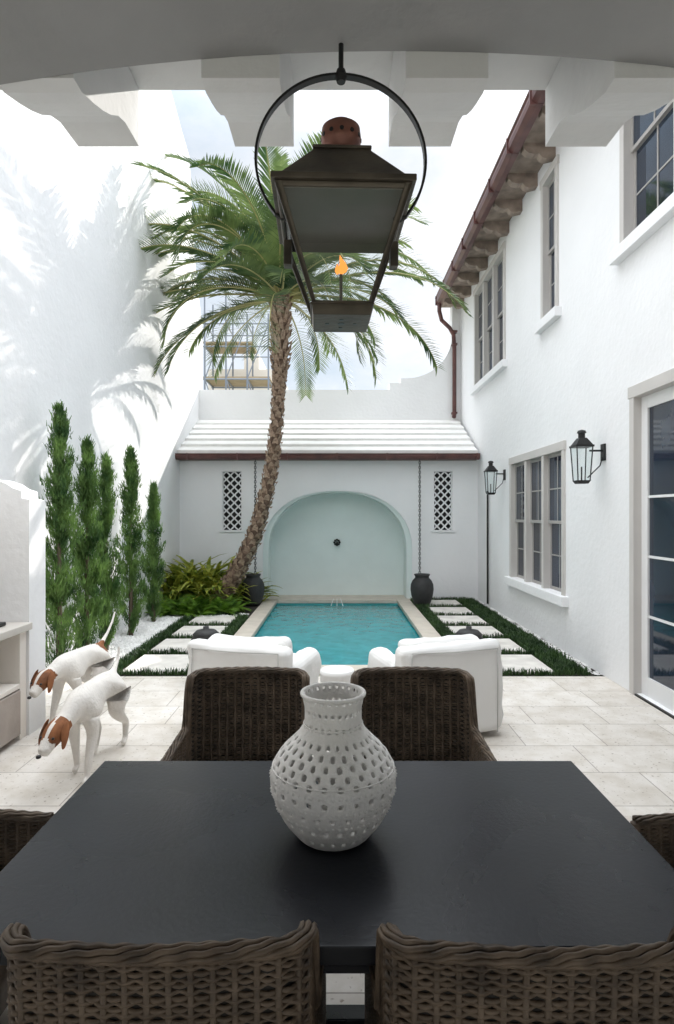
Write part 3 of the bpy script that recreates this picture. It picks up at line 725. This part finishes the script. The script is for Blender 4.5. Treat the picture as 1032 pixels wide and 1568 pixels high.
# ---------------------------------------------------------------- dogs
def dog(loc,rz,headturn,headdrop,stride,tail,seed,scl):
    e=empty('pointer_dog',loc,rz);e.scale=(scl,)*3
    V=[];E=[];Rr=[]
    def add(p,r,par=None):
        V.append(p);Rr.append(r);i=len(V)-1
        if par is not None:E.append((par,i))
        return i
    pel=add((0,0,.45),(.082,.092));loin=add((.14,0,.46),(.064,.072),pel);rib=add((.27,0,.435),(.088,.108),loin);che=add((.38,0,.425),(.09,.122),rib)
    sh=add((.45,0,.455),(.07,.09),che)
    ht=headturn
    n1=add((.51,.03*ht,.485-headdrop*.3),(.056,.066),sh);n2=add((.57,.08*ht,.515-headdrop*.7),(.050,.056),n1)
    hb=Vector((.62,.14*ht,.55-headdrop)); fd=Vector((.8,.75*ht,-.60)).normalized()
    h0=add(tuple(hb),(.064,.064),n2);h1=add(tuple(hb+fd*.045),(.061,.058),h0);h2=add(tuple(hb+fd*.082+Vector((0,0,-.006))),(.042,.042),h1);h3=add(tuple(hb+fd*.12+Vector((0,0,-.010))),(.036,.036),h2);h4=add(tuple(hb+fd*.142+Vector((0,0,-.008))),(.029,.030),h3)
    for s_,st_ in((-1,stride),(1,-stride)):
        a=add((-.01,s_*.058,.39),(.060,.074),pel);k=add((.08+st_*.3,s_*.072,.27),(.040,.054),a);hk=add((-.07+st_*.8,s_*.066,.15),(.020,.025),k);an=add((-.045+st_,s_*.066,.045),(.017,.018),hk);add((.005+st_,s_*.066,.018),(.024,.017),an)
        a=add((.40,s_*.060,.355),(.048,.054),che);k=add((.37-st_*.3,s_*.066,.26),(.033,.037),a);w_=add((.39-st_*.8,s_*.064,.13),(.021,.022),k);an=add((.39-st_,s_*.064,.045),(.017,.018),w_);add((.435-st_,s_*.064,.018),(.024,.017),an)
    t0=add((-.075,0,.49),(.024,.026),pel);t1=add((-.13,0,.53),(.015,.015),t0)
    prev=t1
    for k,(a,b_) in enumerate(tail): prev=add((a,0,b_),(.011-.002*k,.011-.002*k),prev)
    me=bpy.data.meshes.new('skel');me.from_pydata(V,E,[]);o=bpy.data.objects.new('tmpd',me);sc.collection.objects.link(o)
    m=o.modifiers.new('sk','SKIN');m.use_smooth_shade=True
    for i,r_ in enumerate(Rr):
        me.skin_vertices[0].data[i].radius=r_;me.skin_vertices[0].data[i].use_root=(i==0)
    s2=o.modifiers.new('ss','SUBSURF');s2.levels=3;s2.render_levels=3
    dg=bpy.context.evaluated_depsgraph_get();bm_=bpy.data.meshes.new_from_object(o.evaluated_get(dg));bpy.data.objects.remove(o)
    bm_.materials.clear();bm_.materials.append(DOGW);bm_.materials.append(DOGB);bm_.materials.append(BLACK)
    side=fd.cross(Vector((0,0,1))).normalized()
    upv=side.cross(fd).normalized()
    for p_ in bm_.polygons:
        c=p_.center;d=c-hb;p_.use_smooth=True;p_.material_index=0
        f_=d.dot(fd);s_=abs(d.dot(side));u_=d.dot(upv)
        if f_>-.055 and f_<.088+.012*noise.noise(c*40) and d.length<.2 and s_>(.010+.010*noise.noise(c*30)) and u_>-.038: p_.material_index=1
        if f_>.150 and d.length<.25: p_.material_index=2
        if seed and (c-Vector((-.05,.04,.5))).length<.07+.03*noise.noise(c*20): p_.material_index=1
    o=bpy.data.objects.new('body',bm_);link(o,e)
    q=MB()
    for s_ in(-1,1):
        base=hb+fd*-.008+upv*.040+side*s_*.050
        pts=[(0,0,.026),(.014,-.03,.040),(.022,-.065,.044),(.02,-.10,.034),(.014,-.122,.010)]
        b0=len(q.v)
        for (o_,dz,wd) in pts:
            for t in(-1,0,1):
                q.v.append(tuple(base+side*s_*(o_+(.008 if t==0 else 0))+Vector((0,0,dz))+fd*(wd*t-.008+dz*-.12)))
        for i in range(4):
            for t in range(2): q.face((b0+i*3+t,b0+i*3+t+1,b0+i*3+t+4,b0+i*3+t+3))
    eo=q.obj('ears',DOGB,e,smooth=True);m=eo.modifiers.new('s','SOLIDIFY');m.thickness=.008;m=eo.modifiers.new('ss','SUBSURF');m.levels=1;m.render_levels=2
    q=MB()
    for s_ in(-1,1):
        c=hb+fd*.072+upv*.028+side*s_*.037; q.lathe(c.x,c.y,[(.001,c.z-.008),(.007,c.z-.004),(.008,c.z),(.007,c.z+.004),(.001,c.z+.008)],10)
    c=hb+fd*.166+upv*.004; q.lathe(c.x,c.y,[(.001,c.z-.011),(.012,c.z-.006),(.014,c.z),(.011,c.z+.007),(.001,c.z+.01)],10)
    q.obj('eyes_and_nose',BLACK,e,smooth=True)
dog((-1.69,4.34,0),math.radians(-90),-.26,.18,.08,[(-.16,.55),(-.185,.60),(-.19,.64)],0,1.14)
dog((-2.17,5.28,0),math.radians(-97),-.15,.13,-.08,[(-.19,.57),(-.26,.64),(-.31,.72)],1,1.14)

# ---------------------------------------------------------------- palm
e=empty('palm_tree')
YT=10.8
path=[(-2.24,.0,.20),(-2.17,.25,.20),(-1.95,.55,.18),(-1.72,.95,.165),(-1.52,1.4,.155),(-1.37,1.9,.145),(-1.24,2.45,.135),(-1.16,3.0,.126),(-1.10,3.6,.12),(-1.07,4.1,.12),(-1.05,4.4,.14),(-1.04,4.8,.175),(-1.03,5.2,.19),(-1.03,5.55,.19),(-1.03,5.8,.16)]
def pinterp(t):
    f=t*(len(path)-1);i=min(int(f),len(path)-2);u=f-i
    p0,p1,p2,p3=path[max(i-1,0)],path[i],path[i+1],path[min(i+2,len(path)-1)]
    return tuple(.5*((2*p1[k])+(-p0[k]+p2[k])*u+(2*p0[k]-5*p1[k]+4*p2[k]-p3[k])*u*u+(-p0[k]+3*p1[k]-3*p2[k]+p3[k])*u**3) for k in range(3))
q=MB();NP=90;pts=[];rad=[]
for i in range(NP+1):
    x,z,r_=pinterp(i/NP);pts.append((x,YT,z-.03));rad.append(r_*.78*(1+.05*math.sin(i*2.2)))
q.tube(pts,rad,18)
q.obj('trunk',TRUNK,e)
q=MB();ga=2.39996;NB=360
for i in range(NB):
    t=(i+.5)/NB;x,z,r_=pinterp(t);x2,z2,_=pinterp(min(1,t+.01));tg=Vector((x2-x,0,z2-z)).normalized()
    a=i*ga+R.uniform(-.12,.12);u=tg.cross(Vector((0,1,0))).normalized();v=tg.cross(u)
    d=u*math.cos(a)+v*math.sin(a);sd=tg.cross(d)
    c=Vector((x,YT,z-.03))+d*r_*.72
    upk=t>.70
    L_=R.uniform(.075,.11) if not upk else R.uniform(.12,.20);o_=R.uniform(.045,.07) if not upk else R.uniform(.06,.11);wd=.060 if not upk else .045
    b0=len(q.v)
    for pp in (c-sd*wd-tg*.04,c+sd*wd-tg*.04,c+sd*wd*.75+tg*L_*.6+d*o_*.75,c+tg*L_+d*o_,c-sd*wd*.75+tg*L_*.6+d*o_*.75,c+tg*L_*.6-d*.02): q.v.append(tuple(pp))
    q.face((b0,b0+1,b0+2,b0+3,b0+4));q.face((b0+4,b0+3,b0+5));q.face((b0+3,b0+2,b0+5))
q.obj('leaf_boots',BOOT,e)
q=MB();ra=MB();C=Vector((-1.03,YT,5.72))
def frond(az_,el,L_,droop,lf=1.0,seed=0):
    pos=C+Vector((math.cos(az_),math.sin(az_),0))*.1+Vector((0,0,.1*math.sin(el)));pts=[pos.copy()];n=26
    e_=el;tw=R.uniform(-.5,.5);daz=R.uniform(-.012,.012);aa=az_
    for i in range(n):
        d=Vector((math.cos(aa)*math.cos(e_),math.sin(aa)*math.cos(e_),math.sin(e_)));pos=pos+d*L_/n;pts.append(pos.copy());e_-=droop/n*(.4+1.5*i/n);aa+=daz
        e_=max(e_,-1.45)
    ra.tube(pts,[.022*(1-.85*i/n) for i in range(n+1)],4)
    m=int(20*L_)+4
    for j in range(m):
        t=.12+.88*j/m;f=t*n;i=min(int(f),n-1);p0=pts[i].lerp(pts[i+1],f-i);tg=(pts[i+1]-pts[i]).normalized()
        sd=tg.cross(Vector((0,0,1)));
        if sd.length<.1: sd=Vector((-math.sin(aa),math.cos(aa),0))
        sd.normalize();up=sd.cross(tg).normalized()
        c_,s__=math.cos(tw*t),math.sin(tw*t);sd2=sd*c_+up*s__;up2=up*c_-sd*s__
        ll=lf*(.09+.34*math.sin(math.pi*min(1,(t*.80+.12)))**.8)*R.uniform(.85,1.1)
        for s_ in(-1,1):
            dr=(tg*(.65+.5*t)+sd2*s_*1.0+up2*R.uniform(.1,.6)).normalized()
            mid=p0+dr*ll*.5;tip=p0+dr*ll+Vector((0,0,-.06*ll));w_=tg*.023
            w2=(w_*.7+up2*.012)
            b0=len(q.v);q.v+=[tuple(p0-w2*.7),tuple(p0+w2*.7),tuple(mid+w2),tuple(mid-w2),tuple(tip)]
            q.face((b0,b0+1,b0+2,b0+3));q.face((b0+3,b0+2,b0+4))
spec=[(180,38,4.1,1.5),(172,16,3.9,1.3),(186,6,3.7,1.5),(200,45,4.0,1.9),(163,55,3.9,1.4),(168,28,4.1,2.0),(176,48,4.1,1.7),(120,72,3.7,.8),(80,77,3.6,.7),(60,70,3.7,.9),(100,84,3.4,.5),(20,62,3.6,1.3),(0,35,3.5,1.6),(-8,20,3.6,1.3),(5,8,3.4,1.3),(-15,-15,2.3,.9),(15,50,3.5,1.7),(-60,30,2.9,2.1),(-30,50,2.8,2.0),(-120,40,3.0,2.0),(205,-15,2.6,1.0),(190,62,3.9,1.4),(178,75,3.7,1.0),(150,40,3.6,1.7),(183,-12,2.8,1.0)]
for a,el,l,d in spec: frond(math.radians(a),math.radians(el),l,d)
for i in range(64):
    u=i/64; el=math.radians(84-92*u**1.0)+R.uniform(-.12,.12); frond(i*ga+.4,el,R.uniform(2.3,3.2)*(1 if u<.6 else .85),R.uniform(1.0,1.8))
q.obj('fronds',PALM,e);ra.obj('frond_stems',RACH,e)
# ---------------------------------------------------------------- cypress
def cypress(x,y,H,W,seed):
    rr=random.Random(seed);e=empty('italian_cypress',(x,y,0));q=MB()
    q.tube([(0,0,0),(0,0,H*.8)],[.035,.01],6);q.obj('trunk',BARK,e)
    q=MB();n=int(11000*H/2.6)
    brs=[]
    nb=int(130*H/2.6)
    for i in range(nb):
        t=rr.random()**.9;z=.03+t*(H-.22);a=rr.uniform(0,6.28)
        env=W*(min(1,(.65+t*2.2)))*(1-t**2.0)**.75
        env*=rr.uniform(.65,1.2); brs.append((z,a,max(.025,env)))
    per=n//nb
    for z,a,env in brs:
        L_=rr.uniform(.20,.36)
        for k in range(per):
            s=rr.random();rad=env*(.15+.85*min(1,s*1.2));zz=z+L_*s
            if zz>H: continue
            tt=zz/H;lim=max(.012,W*1.2*(1-tt**3)+.008);rad=min(rad,lim)
            px=rad*math.cos(a)+rr.gauss(0,.020);py=rad*math.sin(a)+rr.gauss(0,.020);pz=zz+rr.gauss(0,.02)
            a2=a+rr.gauss(0,.9);o_=rr.uniform(.0,.035);h_=rr.uniform(.03,.07);w_=rr.uniform(.004,.009);b0=len(q.v);th=rr.uniform(0,3.14)
            wx,wy=w_*math.cos(th),w_*math.sin(th)
            q.v+=[(px-wx,py-wy,pz),(px+wx,py+wy,pz),(px+math.cos(a2)*o_+wx*.3,py+math.sin(a2)*o_+wy*.3,pz+h_),(px+math.cos(a2)*o_-wx*.3,py+math.sin(a2)*o_-wy*.3,pz+h_)]
            q.face((b0,b0+1,b0+2,b0+3))
    q.obj('foliage',CYP,e)
cypress(-2.93,6.20,2.88,.225,1);cypress(-2.90,6.82,2.60,.20,2);cypress(-2.93,7.45,2.50,.175,3);cypress(-2.93,8.35,2.68,.195,4);cypress(-2.95,9.45,2.22,.17,5)
# ---------------------------------------------------------------- bed plants
def plant(name,x,y,n,L_,wd,m,spread=1.0,ribs=False):
    e=empty(name,(x,y,0));q=MB()
    for i in range(n):
        a=R.uniform(0,6.28);el=R.uniform(.5,1.4);l=L_*R.uniform(.6,1.1);pos=Vector((R.gauss(0,.05*spread),R.gauss(0,.05*spread),R.uniform(0,.35*L_) if not ribs else 0));k=6
        pts=[pos.copy()]
        for j in range(k):
            pos=pos+Vector((math.cos(a)*math.cos(el),math.sin(a)*math.cos(el),math.sin(el)))*l/k;el-=.22;pts.append(pos.copy())
        sd=Vector((-math.sin(a),math.cos(a),0))
        if ribs:
            for j in range(k*4):
                t=j/(k*4);f=t*k;ii=min(int(f),k-1);p0=pts[ii].lerp(pts[ii+1],f-ii);tg=(pts[ii+1]-pts[ii]).normalized();w_=wd*math.sin(math.pi*(.15+.83*t))
                for s_ in(-1,1):
                    b0=len(q.v);q.v+=[tuple(p0-tg*.009),tuple(p0+tg*.009),tuple(p0+sd*s_*w_+tg*.03+Vector((0,0,-.01)))];q.face((b0,b0+1,b0+2))
        else:
            b0=len(q.v)
            for j,p0 in enumerate(pts):
                w_=wd*math.sin(math.pi*(.12+.88*j/k))+.002;q.v+=[tuple(p0-sd*w_+Vector((0,0,w_*.4))),tuple(p0),tuple(p0+sd*w_+Vector((0,0,w_*.4)))]
            for j in range(k):
                q.face((b0+j*3,b0+j*3+1,b0+j*3+4,b0+j*3+3));q.face((b0+j*3+1,b0+j*3+2,b0+j*3+5,b0+j*3+4))
    q.obj('leaves',m,e)
for x,y in((-3.0,10.2),(-2.65,10.15),(-2.35,10.2),(-2.05,10.35),(-2.85,10.6),(-2.5,10.45),(-2.2,10.5)): plant('fern_plant',x+R.uniform(-.05,.05),y,50,.50,.085,FERN,1.6,True)
for x,y in((-1.85,10.6),): plant('fern_plant',x,y,34,.30,.06,FERN,1.2,True)
for x,y,l in((-2.95,10.95,.85),(-2.6,11.1,.95),(-2.3,10.95,.8),(-2.05,11.3,.7),(-2.8,11.4,1.05),(-3.05,11.3,.95),(-1.75,11.85,.55),(-2.4,11.4,.95)): plant('croton_shrub',x,y,85,l,.042,CROT,2.2)

# ---------------------------------------------------------------- scaffold beyond wall
e=empty('scaffolding');q=MB()
xs_=[-4.05,-3.4,-2.75,-2.1];ysf=[18,19.2]
for x in xs_:
    for y in ysf:q.tube([(x,y,0),(x,y,8.6 if x<-3 else 7.9)],.028,6)
for z in(2,4,5.9,6.9,7.6):
    for y in ysf:q.tube([(-4.1,y,z),(-2.05,y,z)],.024,6)
    for x in xs_:q.tube([(x,18,z),(x,19.2,z)],.024,6)
for i in range(3):
    q.tube([(xs_[i],18,5.9),(xs_[i+1],18,7.6)],.018,6);q.tube([(xs_[i+1],18,4),(xs_[i],18,5.9)],.018,6)
q.obj('pipes',STEEL,e)
q=MB();q.box(-4.1,-2.05,18.0,19.2,5.93,5.98);q.box(-4.1,-2.6,18.0,19.2,7.0,7.05);q.obj('planks',PLANK,e)
q=MB();q.box(-4.3,-1.9,19.6,23,0,6.6);q.box(-3.1,-2.6,19.6,23,6.6,7.1);q.obj('unfinished_wall',KITP,e)

# ---------------------------------------------------------------- light
sv=Vector((2.14,3.3,2.5)).normalized()
sun=bpy.data.lights.new('sun','SUN');sun.energy=5;sun.angle=math.radians(.45);sun.color=(1,.96,.90)
so=bpy.data.objects.new('sun',sun);sc.collection.objects.link(so);so.rotation_euler=sv.to_track_quat('Z','Y').to_euler();so.location=(10,15,12)
w=bpy.data.worlds.new('World');sc.world=w;w.use_nodes=True;nt=w.node_tree;N=nt.nodes;L=nt.links
bg=N['Background'];sk=N.new('ShaderNodeTexSky');sk.sky_type='NISHITA';sk.sun_disc=False
sk.sun_elevation=math.asin(sv.z);sk.sun_rotation=math.atan2(sv.x,sv.y);sk.dust_density=1.5;sk.air_density=1
tc=N.new('ShaderNodeTexCoord');mp=N.new('ShaderNodeMapping');mp.inputs['Scale'].default_value=(1,1,2.0);mp.inputs['Location'].default_value=(.3,.1,.4)
n=N.new('ShaderNodeTexNoise');n.inputs['Scale'].default_value=2.4;n.inputs['Detail'].default_value=8;n.inputs['Roughness'].default_value=.58
L.new(tc.outputs['Generated'],mp.inputs['Vector']);L.new(mp.outputs[0],n.inputs['Vector'])
r=N.new('ShaderNodeValToRGB');r.color_ramp.elements[0].position=.38;r.color_ramp.elements[1].position=.58
r.color_ramp.elements[0].color=(4.7,5.4,6.1,1);r.color_ramp.elements[1].color=(6.9,7.0,7.15,1)
L.new(n.outputs['Fac'],r.inputs['Fac'])
sep=N.new('ShaderNodeSeparateXYZ');L.new(tc.outputs['Generated'],sep.inputs[0])
mr=N.new('ShaderNodeMapRange');mr.interpolation_type='SMOOTHSTEP';mr.inputs['From Min'].default_value=.50;mr.inputs['From Max'].default_value=.95;mr.inputs['To Min'].default_value=1;mr.inputs['To Max'].default_value=6.4
L.new(sep.outputs['Z'],mr.inputs['Value'])
vm=N.new('ShaderNodeVectorMath');vm.operation='SCALE';L.new(r.outputs['Color'],vm.inputs[0]);L.new(mr.outputs[0],vm.inputs['Scale'])
mx=N.new('ShaderNodeMix');mx.data_type='RGBA';mx.inputs['Factor'].default_value=.85
L.new(sk.outputs[0],mx.inputs['A']);L.new(vm.outputs[0],mx.inputs['B']);L.new(mx.outputs['Result'],bg.inputs['Color']);bg.inputs['Strength'].default_value=.15
sc.view_settings.view_transform='Standard';sc.view_settings.look='None';sc.view_settings.exposure=0
cam=bpy.data.cameras.new('camera');co=bpy.data.objects.new('camera',cam);sc.collection.objects.link(co)
co.location=(0,0,1.75);co.rotation_euler=(math.pi/2,0,0);cam.sensor_fit='VERTICAL';cam.sensor_height=36;cam.sensor_width=24;cam.lens=900/1568*36;cam.shift_y=.00255;cam.clip_start=.02;cam.clip_end=2000
sc.camera=co
